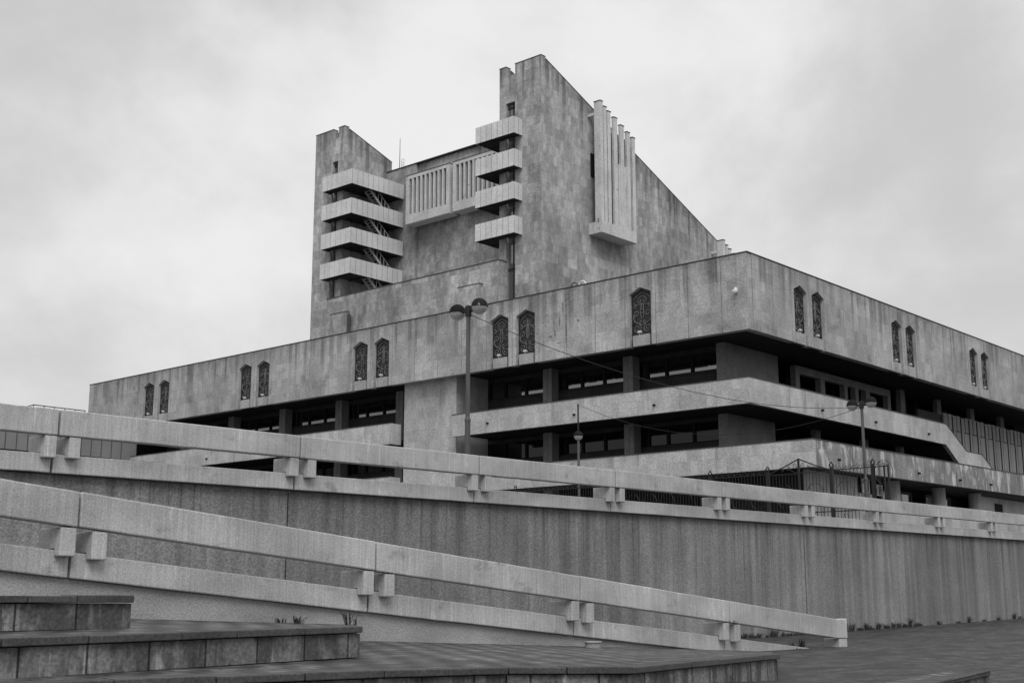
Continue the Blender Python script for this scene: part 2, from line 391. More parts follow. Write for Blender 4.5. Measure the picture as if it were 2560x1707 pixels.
mb = MB(); mb.hexa([(11.35, 13.1, -.77), (11.65, 13.08, -.77), (15.95, YW, -.77), (15.6, YW, -.77), (11.35, 13.1, -.46), (11.65, 13.08, -.46), (15.95, YW, -.52), (15.6, YW, -.52)])
obj('end_wall', mb, M['riser'], tB)
CF = [(-1.0, 9.6, -.78), (7.07, 11.45, -.78), (10.06, 10.81, -.78), (12.0, 10.68, -.82), (13.5, 9.9, -.85), (19.4, 11.2, -.90)]
CF[0] = (-1.0, 13.1, -.78)
terrace('broad bent stone step with patterned paving, crossing the bottom of the view', [(4.4, 12.02, -.78)] + CF[1:], [-1.3, -1.3, -1.3, -1.25, -1.25, -1.34],
        [[(4.4, 12.2, -.79), (7.2, 11.6, -.79), (5.5, 12.5, -.775), (4.4, 12.6, -.775)], [(7.2, 11.6, -.79), (10.1, 10.95, -.79), (11.7, 13.3, -.775), (5.5, 12.5, -.775)],
         [(10.1, 10.95, -.79), (12.0, 10.82, -.83), (15.93, YW, -.75), (11.7, 13.3, -.775)],
         [(12.0, 10.82, -.83), (13.5, 10.05, -.86), (20.2, YW, -.93), (15.93, YW, -.75)],
         [(13.5, 10.05, -.86), (16.4, 10.7, -.885), (25.9, YW, -1.17), (20.2, YW, -.93)],
         [(16.4, 10.7, -.885), (19.38, 11.35, -.91), (30.6, YW, -1.375), (25.9, YW, -1.17)]], 0.98)
tC = [k for k in C.objects if k.name.startswith('stone_terrace')][2]
mb = MB(); mb.hexa([(19.0, 11.3, -1.36), (19.33, 11.26, -1.36), (30.5, YW, -1.5), (30.1, YW, -1.5), (19.0, 11.3, -.99), (19.33, 11.26, -.99), (30.5, YW, -1.39), (30.1, YW, -1.39)])
obj('end_wall', mb, M['riser'], tC)
terrace('lowest stone step, only its far end in view at the lower right corner', [(13.0, 7.5, -1.25), (20.0, 8.9, -1.31), (24.9, 9.85, -1.35)], [-1.8, -1.8, -1.8],
        [[(13.1, 7.65, -1.27), (20.0, 9.05, -1.32), (24.8, 10.0, -1.355), (25.0, 10.5, -1.345), (13.3, 8.3, -1.27)]], 0.95)
tD = [k for k in C.objects if k.name.startswith('stone_terrace')][3]
mb = MB(); mb.hexa([(24.6, 9.9, -1.8), (24.88, 9.88, -1.8), (26.6, 12.7, -1.8), (26.3, 12.7, -1.8), (24.6, 9.9, -1.45), (24.88, 9.88, -1.45), (26.6, 12.7, -1.36), (26.3, 12.7, -1.36)])
obj('end_wall', mb, M['riser'], tD)

# ------------------------------------------------------------------ parapets (upper one level, lower one down the ramp)
def rough(pr):                                # long edges of a cast beam waver by a few millimetres, corners are knocked off here and there
    out = []
    for (xa, za), (xb, zb) in zip(pr, pr[1:] + pr[:1]):
        out.append((xa, za)); L_ = abs(xb - xa)
        if L_ > 1:
            n = int(L_ / .45)
            for k in range(1, n):
                u = (k + random.uniform(-.2, .2)) / n; d = random.gauss(0, .0014)
                if random.random() < .05: d += random.choice((-1, 1)) * .006
                out.append((xa + (xb - xa) * u, za + (zb - za) * u + d))
    return out
def parapet(label, Y0, joints, ztop, H1, gap, H2, last=None):
    t = thing('concrete_parapet', label, 'parapet', (joints[0], Y0, ztop(joints[0])))
    for i, (xa, xb) in enumerate(zip(joints, joints[1:])):
        g = 0.012 + 0.012 * random.random()
        dz = random.uniform(-.008, .008) if i else 0
        mb = MB()
        pr = [(xa + g, ztop(xa) + dz - H1), (xb - g, ztop(xb) + dz - H1), (xb - g, ztop(xb) + dz), (xa + g, ztop(xa) + dz)]
        if last and i == len(joints) - 2:
            xk = last
            pr = [(xa + g, ztop(xa) - H1), (xk - .15, ztop(xk - .15) - H1), (xb - g, ztop(xk) - H1 - .01), (xb - g, ztop(xk) + .02), (xk, ztop(xk)), (xa + g, ztop(xa))]
        mb.prism([(x, Y0, z) for x, z in rough(pr)], (0, 0.24, 0))
        obj('top_beam', mb, M['rail'], t, bevel=0.022)
        mb = MB(); o2 = H1 + gap
        xe = xb - g
        if last and i == len(joints) - 2: xe = 33.1
        mb.prism([(x, Y0 + .2, z) for x, z in rough([(xa + g, ztop(xa) - o2 - H2), (xe, ztop(xe) - o2 - H2), (xe, ztop(xe) - o2), (xa + g, ztop(xa) - o2)])], (0, 0.42, 0))
        obj('lower_beam', mb, M['rail'], t, bevel=0.02)
    for xj in (joints[1:-1] if last else joints[1:]):
        for (a, b) in ((-.275, -.02), (.245, .50)):
            mb = MB(); jz = random.uniform(-.01, .01)
            x0, x1 = xj + a, xj + b
            zt0, zt1 = ztop(x0) - H1 - .004, ztop(x1) - H1 - .004
            zb = ztop((x0 + x1) / 2) - H1 - gap - .085 + jz
            zr = ztop(x0) - H1 - gap + .012
            mb.prism([(x0, Y0 + .02, zb), (x0, Y0 + .197, zb), (x0, Y0 + .197, zr), (x0, Y0 + .66, zr), (x0, Y0 + .66, zt1), (x0, Y0 + .02, zt1)], (x1 - x0, 0, 0))
            obj('support_block', mb, M['rail'], t, bevel=0.02)
    if last:
        mb = MB(); mb.box(joints[-1] - .5, joints[-1] - .02, Y0 + .02, Y0 + .5, -1.6, ztop(last) - H1 - .012)
        obj('end_post', mb, M['rail'], t, bevel=0.015)
    return t
JU = [0.95, 6.92, 12.87, 18.95, 25.05, 31.08, 37.04, 42.94, 48.75, 54.69, 60.65, 66.6, 72.6, 78.6, 84.6]
zu = lambda x: 3.664 + 0.0077 * (x - 12.87)
parapet('level double beam concrete parapet along the top of the pebbledash wall', 23.35, JU, zu, 0.515, 0.35, 0.375)
JL = [-1.85, 4.14, 10.13, 16.12, 22.11, 28.10, 34.29]
zl = lambda x: 1.67 - 0.0905 * (x - 8.9)
parapet('sloping double beam concrete parapet along the ramp, coming down to the paving', 17.6, JL, zl, 0.525, 0.355, 0.385, last=33.76)

mb = MB(); mb.box(-6, 96, 23.72, 24.2, -2.0, 2.45)
mb.prism([(-6, 23.72, 2.45), (96, 23.72, 2.45), (96, 23.72, zu(96) - 1.25), (-6, 23.72, zu(-6) - 1.25)], (0, .48, 0))
rw = obj('retaining_wall', mb, M['pebble'])
mb = MB()
for xj in (18.9, 43.1, 66.9): mb.box(xj, xj + .022, 23.712, 23.9, -1.9, 2.4)
obj('wall_joints', mb, M['dark'], rw)
tag(rw, 'long dark pebbledash retaining wall with vertical dirt streaks behind the ramp', 'wall')
mb = MB()
zr = lambda x: zl(x) - 1.27
mb.prism([(-6, YW, -1.9), (33.5, YW, -1.9), (33.5, YW, zr(33.5)), (-6, YW, zr(-6))], (0, .3, 0))
tag(obj('ramp_wall', mb, M['plaster']), 'pale plastered side wall of the ramp under the sloping parapet', 'wall')
mb = MB()
mb.prism([(-6, 18.25, -1.85), (32.6, 18.25, -1.85), (32.6, 18.25, -1.36), (-6, 18.25, zl(-6) - 1.0)], (0, 5.45, 0))
o = obj('ramp', mb, M['plaza']); o['kind'] = 'structure'
mb = MB(); mb.add([(-60, 24.0, 2.72), (200, 24.0, 3.25), (200, 140, 3.25), (-60, 140, 2.72)], [(0, 1, 2, 3)])
o = obj('upper_terrace', mb, M['ground'], up=True); o['kind'] = 'structure'
mb = MB(); mb.box(52.2, 95, 25.0, 25.3, 2.8, 3.97)
mb.box(52.15, 95, 24.96, 25.34, 3.97, 4.05)
tag(obj('low_wall', mb, M['band']), 'low pale concrete wall seen through the gaps at the right end of the level parapet', 'wall')

# ------------------------------------------------------------------ theatre
TH = thing('theatre_building', 'large grey brutalist theatre with two stair towers, ribbon windows and stone clad overhangs', 'theatre', (64, 38, 3))
FL = Frame((64, 0), (0, 1), (-1, 0))          # left facade, h = Y
FR = Frame((0, 38.15), (1, 0), (0, -1))       # right facade, h = X
ZT, ZB = 20.08, 15.46
def niche_panel(mb, F, h0, h1, hc, hw, zs=18.85, za=19.22, th=.5):
    g = .02
    F.box(mb, h0 + g, hc - hw, -th, 0, ZB, zs); F.box(mb, hc + hw, h1 - g, -th, 0, ZB, zs)
    F.prism(mb, [(h0 + g, zs), (hc - hw, zs), (hc, za), (hc, ZT), (h0 + g, ZT)], -th, 0)
    F.prism(mb, [(hc, za), (hc + hw, zs), (h1 - g, zs), (h1 - g, ZT), (hc, ZT)], -th, 0)
def spiral(F, hc, zc, r, turns, d, sx=1, ph=0.0, n=22):
    return [F.P(hc + sx * r * (1 - .82 * i / n) * math.cos(ph + turns * 2 * math.pi * i / n), d, zc + r * (1 - .82 * i / n) * math.sin(ph + turns * 2 * math.pi * i / n)) for i in range(n + 1)]
def grille_parts(F, hc, hw, kind, par):
    d = -.25
    mb = MB(); F.prism(mb, [(hc - hw, 16.1), (hc + hw, 16.1), (hc + hw, 18.85), (hc, 19.22), (hc - hw, 18.85)], -.5, -.28)
    F.box(mb, hc - hw, hc + hw, -.5, -.28, ZB + .02, 16.1)
    w = obj('ornamental_window', mb, M['grille'], par)
    s = MB(); k = hw / .84; r = .036
    for sx in (-1, 1):
        s.tube(spiral(F, hc + sx * .40 * k, 16.62, .32 * k, 1.6, d, sx, R(115)), r, 5)
        s.tube(spiral(F, hc + sx * .43 * k, 17.55, .24 * k, 1.3, d, sx, R(-60)), r, 5)
        s.tube([F.P(hc + sx * q * k, d, z) for q, z in [(.06, 18.25), (.10, 17.9), (.13, 17.6), (.10, 17.35), (.02, 17.2)]], r, 5)
        s.tube([F.P(hc + sx * q * k, d, z) for q, z in [(.70, 17.5), (.68, 17.25), (.50, 17.02), (.25, 16.92), (0, 16.82)]], r, 5)
        s.tube([F.P(hc + sx * q * k, d, z) for q, z in [(0, 18.95), (.2, 18.84), (.42, 18.72), (.62, 18.55), (.66, 18.3), (.52, 18.15), (.3, 18.12), (.12, 18.2)]], r, 5)
        s.tube([F.P(hc + sx * q * k, d, z) for q, z in ([(.1, 18.2), (.36, 18.05), (.56, 17.9), (.66, 17.7)] if kind else [(.05, 18.7), (.25, 18.6), (.36, 18.42), (.2, 18.3), (.06, 18.36)])], r, 5)
        s.tube(spiral(F, hc + sx * .27 * k, 18.42, .17 * k, 1.3, d, sx, R(150)), r * .8, 5)
        s.tube(spiral(F, hc + sx * .55 * k, 18.02, .13 * k, 1.2, d, sx, R(-30)), r * .8, 5)
        s.tube(spiral(F, hc + sx * .16 * k, 17.02, .12 * k, 1.2, d, sx, R(80)), r * .8, 5)
        s.tube([F.P(hc + sx * q * k, d, z) for q, z in [(.78, 16.3), (.78, 18.75), (.4, 18.98), (0, 19.13)]], r * .9, 5)
        s.tube([F.P(hc + sx * q * k, d, z) for q, z in [(.74, 16.9), (.62, 17.02), (.66, 17.2), (.74, 17.3)]], r * .8, 5)
    if kind: s.tube([F.P(hc, d, z) for z in (18.6, 18.1, 17.6, 17.15)], r * 1.3, 5)
    else: s.tube([F.P(hc + .13 * k * math.cos(a), d, 17.72 + .13 * math.sin(a)) for a in [i * math.pi / 5 for i in range(10)]], r, 5, closed=True)
    obj('grille_scrollwork', s, M['scroll'], w, smooth=True)
    mb = MB(); F.box(mb, hc - hw * .76, hc + hw * .76, -.28, -.06, ZB + .01, 16.18)
    obj('sill_block', mb, M['fascia'], w, bevel=.01)
def fascia(F, joints, wins, hw, name):
    mb = MB(); core = MB()
    for h0, h1 in zip(joints, joints[1:]):
        c = [q for q in wins if h0 < q < h1]
        if c: niche_panel(mb, F, h0, h1, (h0 + h1) / 2, hw)
        else: F.box(mb, h0 + .02, h1 - .02, -.5, 0, ZB, ZT)
    f = obj(name, mb, M['fascia'], TH)
    i = 0
    for h0, h1 in zip(joints, joints[1:]):
        if any(h0 < q < h1 for q in wins):
            grille_parts(F, (h0 + h1) / 2, hw, i % 2, TH); i += 1
    return f
JLf = [38.15] + [40.0 + 2.383 * k for k in range(30)] + [111.0]
WL = [45.9, 55.5, 57.9, 69.8, 72.2, 84.1, 86.5, 98.4, 100.8]
JRf = [64.52] + [66.85 + 2.268 * k for k in range(38)]
WR = [70.25, 72.5, 83.9, 86.1, 97.5, 99.7, 111.2, 113.4]
fascia(FL, JLf, WL, .84, 'fascia_wall'); fascia(FR, JRf, WR, .80, 'fascia_wall')
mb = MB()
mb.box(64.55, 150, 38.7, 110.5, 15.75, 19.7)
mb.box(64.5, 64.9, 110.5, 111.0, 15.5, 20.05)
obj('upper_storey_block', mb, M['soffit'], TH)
mb = MB(); mb.box(64.5, 150, 38.65, 111, 19.72, 19.85); obj('roof', mb, M['roofing'], TH)
mb = MB()
mb.box(63.96, 64.52, 38.11, 111.05, ZT + .03, ZT + .075); mb.box(64.52, 151, 38.11, 38.67, ZT + .031, ZT + .075)
mb.box(64.02, 64.4, 38.2, 110.95, ZT, ZT + .03); mb.box(64.5, 151, 38.2, 38.6, ZT, ZT + .029)
obj('roof_flashing', mb, M['cap'], TH)

mb = MB(); rnd = random.Random(3)
lft = [(51.93 + .05 + rnd.uniform(0, .05), 19.95 - .25 * i) for i in range(15)]; rgt = [(51.93 - .04 - rnd.uniform(0, .04), 19.95 - .25 * i) for i in range(15)]
FL.prism(mb, lft + rgt[::-1], .0005, .003)
for (h, z, a, b) in ((52.5, 18.0, .07, .42), (52.9, 17.2, .10, .26), (53.3, 17.0, .22, .10), (51.5, 18.6, .05, .3), (50.9, 17.8, .16, .12), (52.2, 18.9, .06, .5), (52.6, 16.5, .2, .05), (51.7, 19.1, .04, .35)):
    FL.prism(mb, [(h + a * math.cos(t_) * rnd.uniform(.5, 1.1), z + b * math.sin(t_) * rnd.uniform(.5, 1.1)) for t_ in [2 * math.pi * i / 11 for i in range(11)]], .0005, .003)
obj('leak_stain', mb, M['stain'], TH)

# recessed storeys -----------------------------------------------------------
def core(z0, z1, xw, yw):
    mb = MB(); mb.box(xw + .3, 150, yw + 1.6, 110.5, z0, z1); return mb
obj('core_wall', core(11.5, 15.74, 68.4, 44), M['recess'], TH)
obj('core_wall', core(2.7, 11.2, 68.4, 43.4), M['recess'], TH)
COLS = [50.0, 56.97, 64.15, 71.9, 79.03, 86.27, 93.45, 100.6]
def storey_left(zf, zsill, zhead, zceil, ends, gm):
    w = MB(); w.box(68.36, 68.7, 42.8, ends, zf, zsill - .08); w.box(68.36, 68.7, 42.8, ends, zhead, zceil)
    w.box(68.28, 68.36, 42.85, ends, zsill - .12, zsill - .03)
    obj('sill_wall', w, M['recess'], TH)
    ys = [42.8] + COLS
    for a, b in zip(ys, ys[1:]):
        y0, y1 = a + .02, b - .82
        if y1 > ends: break
        L = y1 - y0
        fr = MB(); cuts = [y0, y0 + L * .04, y0 + L * .345, y0 + L * .375, y0 + L * .66, y0 + L * .69, y0 + L * .90, y0 + L * .93, y1]
        for k in range(0, 8, 2): fr.box(68.40, 68.60, cuts[k], cuts[k] + .2 if k else cuts[1], zsill, zhead)
        fr.box(68.42, 68.58, y0, y1, zsill - .03, zsill + .06)
        f = obj('window', fr, M['dark'], TH)
        gl = MB(); gl.box(68.50, 68.53, y0 + .05, y1, zsill, zhead)
        obj('pane', gl, M[gm], f)
    for yl in COLS:
        if yl > ends: break
        c = MB(); c.box(67.55, 68.33, yl - .8, yl - .42, zf, zceil - .003); c.box(67.55, 68.33, yl - .40, yl, zf, zceil - .003); c.box(67.6, 68.3, yl - .45, yl - .38, zf, zceil - .01)
        obj('column', c, M['pier'], TH, bevel=.02)
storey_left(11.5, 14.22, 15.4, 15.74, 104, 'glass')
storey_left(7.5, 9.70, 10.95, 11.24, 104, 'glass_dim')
w = MB(); w.box(68.4, 68.7, 43.5, 104, 2.7, 7.2); w.box(64.8, 68.7, 104.2, 110, 2.7, 15.7); obj('ground_floor_wall', w, M['dark'], TH)  # near-black colour stands in for the deep shade under the lower band
for yl in COLS[1:]:
    c = MB(); c.box(67.55, 68.33, yl - .8, yl, 2.7, 7.28); obj('column', c, M['pier'], TH)
# corner piers
for z0, z1 in ((11.5, 15.742), (7.5, 11.245)):
    x1 = 74.1 if z0 > 10 else 73.4
    c = MB(); c.box(67.65, x1, 42.1, 42.79, z0, z1); obj('corner_pier', c, M['pier'], TH, bevel=.02)
# right side, upper of the two open storeys: panel with openings
w = MB(); ops = [(76.77, 79.66), (80.29, 83.2), (83.65, 84.84), (85.35, 86.5), (87.15, 90.07)]
w.box(76.2, 90.55, 42.0, 42.4, 14.9, 15.42)
xs_ = [76.2] + [q for o_ in ops for q in o_] + [90.55]
for k in range(0, len(xs_), 2): w.box(xs_[k], xs_[k + 1], 42.0, 42.4, 11.5, 14.9)
obj('opening_frame', w, M['pier'], TH)
w = MB(); w.box(74.3, 120, 43.6, 43.64, 11.5, 15.7); obj('back_glazing', w, M['glass_dim'], TH)
w = MB()
for xx in [75, 77.6, 79, 82, 84.2, 88.4, 91.4, 94.5, 96.4, 98.3, 102, 104]: w.box(xx, xx + .12, 43.4, 43.6, 11.5, 15.7)
w.box(74.3, 120, 43.42, 43.58, 13.9, 14.02); obj('glazing_bars', w, M['recess'], TH)
for x0 in (92.4, 99.13, 105.9, 112.5, 119.2):
    c = MB(); c.box(x0, x0 + .8, 42.05, 42.4, 11.5, 15.742); obj('column', c, M['pier'], TH)
w = MB(); w.box(73.5, 120, 43.0, 43.04, 7.5, 11.2); obj('back_glazing', w, M['glass_dim'], TH)
for x0 in (78.2, 85.3, 91.2, 97.8):
    c = MB(); c.box(x0, x0 + .75, 41.8, 42.15, 7.5, 11.244); obj('column', c, M['pier'], TH)
# stone block that interrupts the bands on the left facade
mb = MB(); mb.box(64.95, 68.3, 62.85, 68.2, 2.7, 15.746); obj('stone_block', mb, M['band'], TH)

# parapet bands ------------------------------------------------------------
def band(parts, m, name):
    mb = MB(); cap = MB()
    for q in parts: mb.hexa(q)
    return obj(name, mb, m, TH)
def seg_x(x0, x1, y0, y1, z0, z1, dz=0.0):   # box whose right end is raised by dz
    return [(x0, y0, z0), (x1, y0, z0 + dz), (x1, y1, z0 + dz), (x0, y1, z0), (x0, y0, z1), (x1, y0, z1 + dz), (x1, y1, z1 + dz), (x0, y1, z1)]
band([seg_x(64, 64.3, 38.3, 62.35, 11.1, 12.62), seg_x(64.3, 91.45, 38.3, 38.6, 11.1, 12.62),
      seg_x(64.0, 64.3, 68.62, 106, 11.1, 12.62), seg_x(64.3, 65.05, 68.62, 68.92, 11.1, 12.62)], M['band'], 'balcony_band')
mb = MB(); mb.prism([(x, 38.3, z) for x, z in [(91.452, 11.1), (91.452, 12.62), (91.67, 12.62), (95.18, 10.9), (98.14, 10.9), (102.3, 8.75), (95.7, 8.75)]], (0, .3, 0))
obj('stair_parapet', mb, M['band'], TH)
mb = MB(); mb.prism([(x, 38.62, z) for x, z in [(91.3, 11.12), (91.3, 11.7), (95.0, 9.9), (98, 9.9), (98, 8.8), (95.9, 8.8)]], (0, 2.4, 0))
obj('stair_flight', mb, M['soffit'], TH)
band([seg_x(64, 64.3, 34.4, 62.35, 7.15, 8.68), seg_x(64.0, 64.3, 68.62, 106, 7.15, 8.68), seg_x(64.3, 65.05, 68.62, 68.92, 7.15, 8.68)], M['band'], 'balcony_band')
band([seg_x(64.3, 130, 34.4, 34.7, 7.15, 8.68, .52)], M['band_low'], 'balcony_band')
mb = MB()
mb.box(63.97, 64.33, 38.27, 62.35, 12.62, 12.67); mb.box(64.33, 91.6, 38.27, 38.63, 12.62, 12.67); mb.box(63.97, 64.33, 68.62, 106, 12.62, 12.67)
mb.box(63.97, 64.33, 34.37, 62.35, 8.68, 8.73); mb.hexa(seg_x(64.33, 130, 34.37, 34.73, 8.68, 8.73, .52)); mb.box(63.97, 64.33, 68.62, 106, 8.68, 8.73)
mb.prism([(x, 38.27, z) for x, z in [(91.6, 12.66), (91.70, 12.66), (95.2, 10.94), (98.16, 10.94), (102.3, 8.80), (102.2, 8.76), (98.12, 10.905), (95.16, 10.905), (91.65, 12.625)]], (0, .36, 0))
obj('parapet_flashing', mb, M['cap'], TH)
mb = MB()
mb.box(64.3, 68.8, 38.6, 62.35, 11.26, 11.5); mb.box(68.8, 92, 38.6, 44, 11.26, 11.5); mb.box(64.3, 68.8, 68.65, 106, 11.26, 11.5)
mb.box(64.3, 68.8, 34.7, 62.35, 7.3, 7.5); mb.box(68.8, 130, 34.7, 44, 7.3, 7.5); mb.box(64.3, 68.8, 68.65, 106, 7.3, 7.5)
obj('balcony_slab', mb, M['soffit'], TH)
mb = MB()
for (x, y, z, ax) in [(64, 51.3, 11.62, 0), (64, 58.9, 11.75, 0), (64, 45.0, 11.62, 0), (64, 91.3, 11.62, 0), (72.6, 38.3, 11.6, 1), (80.0, 38.3, 11.6, 1), (88.4, 38.3, 11.6, 1),
                      (66.9, 34.4, 7.75, 1), (77.5, 34.4, 7.75, 1), (83.9, 34.4, 7.75, 1), (89.2, 34.4, 7.8, 1), (64, 49.2, 7.7, 0)]:
    q = Vector((x, y, z)); dv = Vector((-.16, 0, -.03)) if ax == 0 else Vector((0, -.16, -.03))
    mb.tube([q - dv * .3, q + dv], .075, 8)
obj('drain_spouts', mb, M['black'], TH)

# ground floor on the right ---------------------------------------------------
mb = MB(); mb.box(66.3, 72.9, 36.3, 36.6, 2.7, 7.29); mb.box(72.9, 75.2, 36.3, 36.6, 2.7, 6.35);
mb.box(92.4, 130, 36.5, 36.8, 2.7, 7.55)
obj('ground_floor_wall', mb, M['band'], TH)
mb = MB(); mb.box(72.9, 94, 38.2, 38.3, 2.7, 7.29); mb.box(66.295, 66.4, 36.31, 43.4, 2.7, 7.285); obj('ground_floor_back_wall', mb, M['dark'], TH)  # corner return coloured near black, as the unlit side of the pale wall
for (x0, x1, z0, z1) in ((73.35, 74.25, 6.36, 7.24), (75.35, 76.05, 6.30, 7.0)):
    f = MB(); t_ = .09
    f.box(x0, x1, 36.14, 36.24, z0, z0 + t_); f.box(x0, x1, 36.14, 36.24, z1 - t_, z1); f.box(x0, x0 + t_, 36.14, 36.24, z0 + t_, z1 - t_); f.box(x1 - t_, x1, 36.14, 36.24, z0 + t_, z1 - t_)
    f.box((x0 + x1) / 2 - .03, (x0 + x1) / 2 + .03, 36.16, 36.22, z0 + t_, z1 - t_)
    fo = obj('small_window', f, M['white'], TH); g = MB(); g.box(x0 + .05, x1 - .05, 36.2, 36.205, z0 + .05, z1 - .05); obj('pane', g, M['glass_low'], fo)
for x0 in (76.0, 82.9, 89.0):
    c = MB(); c.lathe((x0 + .45, 35.65, 2.7), [(.44, 0), (.44, 4.55)], 20); obj('round_column', c, M['pier'], TH, smooth=False)
for x0, x1 in ((77.9, 82.3), (84.6, 88.6)):
    f = MB()
    for k in range(3): f.box(x0 + (x1 - x0) * k / 2 - .06, x0 + (x1 - x0) * k / 2 + .06, 37.1, 37.25, 2.7, 6.9)
    f.box(x0, x1, 37.1, 37.25, 6.8, 6.95)
    fo = obj('shop_window', f, M['black'], TH); g = MB(); g.box(x0, x1, 37.2, 37.22, 2.7, 6.85); obj('pane', g, M['glass_low'], fo)
mb = MB(); mb.box(95.2, 96.7, 36.46, 36.495, 6.0, 6.9); obj('wall_opening', mb, M['dark'], TH)

# pleated screen at the far right ------------------------------------------------
mb = MB(); gp = MB(); P_ = 1.63
for k in range(14):
    x = 97.3 + P_ * k
    mb.box(x, x + P_ * .48, 40.80, 40.95, 13.05, 14.35 - .04 * (k % 3)); mb.box(x + P_ * .50, x + P_ * .86, 40.74, 40.95, 13.05, 14.33)
for k in range(16):
    x = 94.6 + P_ * k + P_ * .45
    mb.box(x, x + P_ * .30, 40.66, 40.95, 8.8, 13.04); mb.box(x + P_ * .32, x + P_ * .87, 40.60, 40.95, 8.8, 13.0)
obj('pleated_screen', mb, M['ribs'], TH, bevel=.02)
for k in range(14): gp.box(97.3 + P_ * (k + .875), 97.3 + P_ * (k + .985), 40.72, 40.9, 13.05, 14.2)
for k in range(16):
    x = 94.6 + P_ * k + P_ * .45
    gp.box(x + P_ * .885, x + P_ * .995, 40.58, 40.9, 8.8, 13.03); gp.box(x + P_ * .4, x + P_ * .87, 40.575, 40.9, 13.003, 13.046)
obj('screen_joint_shade', gp, M['dark'], TH)  # near-black strips paint the shadow lines between the pleats
mb = MB(); mb.box(93, 121, 41.0, 41.2, 8.8, 14.2); obj('screen_backing', mb, M['recess'], TH)

# towers ---------------------------------------------------------------------
def slope_prof(x1, s, drop=0.0, z0=18.0):
    zt = 48.85 - drop
    return [(84, z0), (84, zt), (84.6, zt), (84.62, zt - .2), (x1, zt - .2 - s * (x1 - 84.62)), (x1, z0)]
def tower_leaf(mb, ya, yb, x1, s, drop=0.0):
    mb.prism([(x, ya, z) for x, z in slope_prof(x1, s, drop)], (0, yb - ya, 0))
mb = MB()
tower_leaf(mb, 70.87, 74.03, 114.5, .4016)
tower_leaf(mb, 75.15, 75.98, 90.9, .335)
mb.prism([(x, 74.03, z) for x, z in [(84.45, 18), (84.45, 45.2), (84.0, 45.2), (84.0, 47.9), (90.9, 45.3), (114, 35.6), (114, 18)]], (0, 1.12, 0))
obj('stair_tower', mb, M['tower'], TH)
mb = MB()
tower_leaf(mb, 99.76, 102.63, 112.0, .44)
tower_leaf(mb, 98.0, 98.92, 90.86, .335)
mb.prism([(x, 98.92, z) for x, z in [(84.45, 18), (84.45, 45.2), (84.0, 45.2), (84.0, 47.75), (90.86, 45.3), (112, 35.0), (112, 18)]], (0, .84, 0))
obj('stair_tower', mb, M['tower'], TH)
for y0, y1 in ((74.03, 75.15), (98.92, 99.76)):
    f = MB(); gl = MB()
    for zt in (20.0, 23.0, 26.0, 29.2, 32.3, 35.4, 38.6, 41.7, 44.7): f.box(84.28, 84.42, y0 + .02, y1 - .02, zt, zt + .18)
    f.box(84.28, 84.42, y0 + .45, y0 + .52, 20, 45.18)
    fo = obj('stair_window', f, M['recess'], TH); gl.box(84.36, 84.40, y0 + .01, y1 - .01, 18, 45.19); obj('pane', gl, M['glass_low'], fo)
mb = MB()                                        # thin flashing along the tower tops
for ya, yb, x1, s in ((70.84, 74.06, 114.4, .4016), (75.12, 76.01, 90.9, .335), (99.73, 102.66, 111.9, .44), (97.97, 98.95, 90.86, .335)):
    mb = MB(); mb.box(83.96, 84.64, ya, yb, 48.853, 48.91)
    z0 = 48.655; mb.prism([(84.66, ya, z0), (x1, ya, z0 - s * (x1 - 84.64)), (x1, ya, z0 + .07 - s * (x1 - 84.64)), (84.66, ya, z0 + .07)], (0, yb - ya, 0))
    obj('tower_flashing', mb, M['cap'], TH)
mb = MB()
mb.box(90.6, 112, 75.99, 97.99, 18, 34)
mb.prism([(x, 75.99, z) for x, z in [(90.6, 34), (90.6, 45.25), (91.2, 45.25), (111, 36.0), (111, 34)]], (0, 22.0, 0))
mb.box(90.2, 90.59, 93.5, 97.99, 18, 45.22)
obj('stage_house_wall', mb, M['tower'], TH)
mb = MB(); mb.box(90.12, 91.2, 75.99, 97.99, 45.253, 45.33); obj('stage_house_flashing', mb, M['cap'], TH)
# vented panels on the stage house
for (y0, y1) in ((87.2, 93.55), (80.4, 86.72)):
    mb = MB(); z0, z1 = 38.2, 43.45; X = 88.8
    ns = 9; sw = .39; e = .46
    pitch = (y1 - y0 - 2 * e - sw) / (ns - 1)
    mb.box(X, X + .5, y0, y1, 43.08, z1); mb.box(X, X + 1.38, y0, y1, z0, 39.18)
    ys = [y0]
    for k in range(ns): ys += [y0 + e + pitch * k, y0 + e + pitch * k + sw]
    ys += [y1]
    for k in range(0, len(ys), 2): mb.box(X, X + .32, ys[k], ys[k + 1], 39.18, 43.08)
    mb.box(X + .33, X + 1.38, y0, y0 + .2, 39.18, 43.07); mb.box(X + .5, X + 1.38, y0, y0 + .2, 43.07, z1); mb.box(X + .5, X + 1.38, y1 - .2, y1, 39.18, z1); mb.box(X + .5, X + 1.38, y0 + .2, y1 - .2, z1 - .2, z1)
    v = obj('vent_panel', mb, M['louvre'], TH, bevel=.015)
    c = MB(); c.box(X - .04, X + 1.38, y0 - .03, y1 + .03, z1 + .004, z1 + .06); obj('panel_flashing', c, M['cap'], v)
    d = MB(); d.box(X + .34, X + .4, y0 + .22, y1 - .22, 39.2, z1 - .25); obj('slot_shade_sheet', d, M['recess'], v)  # dark sheet added close behind the slots to paint their shade
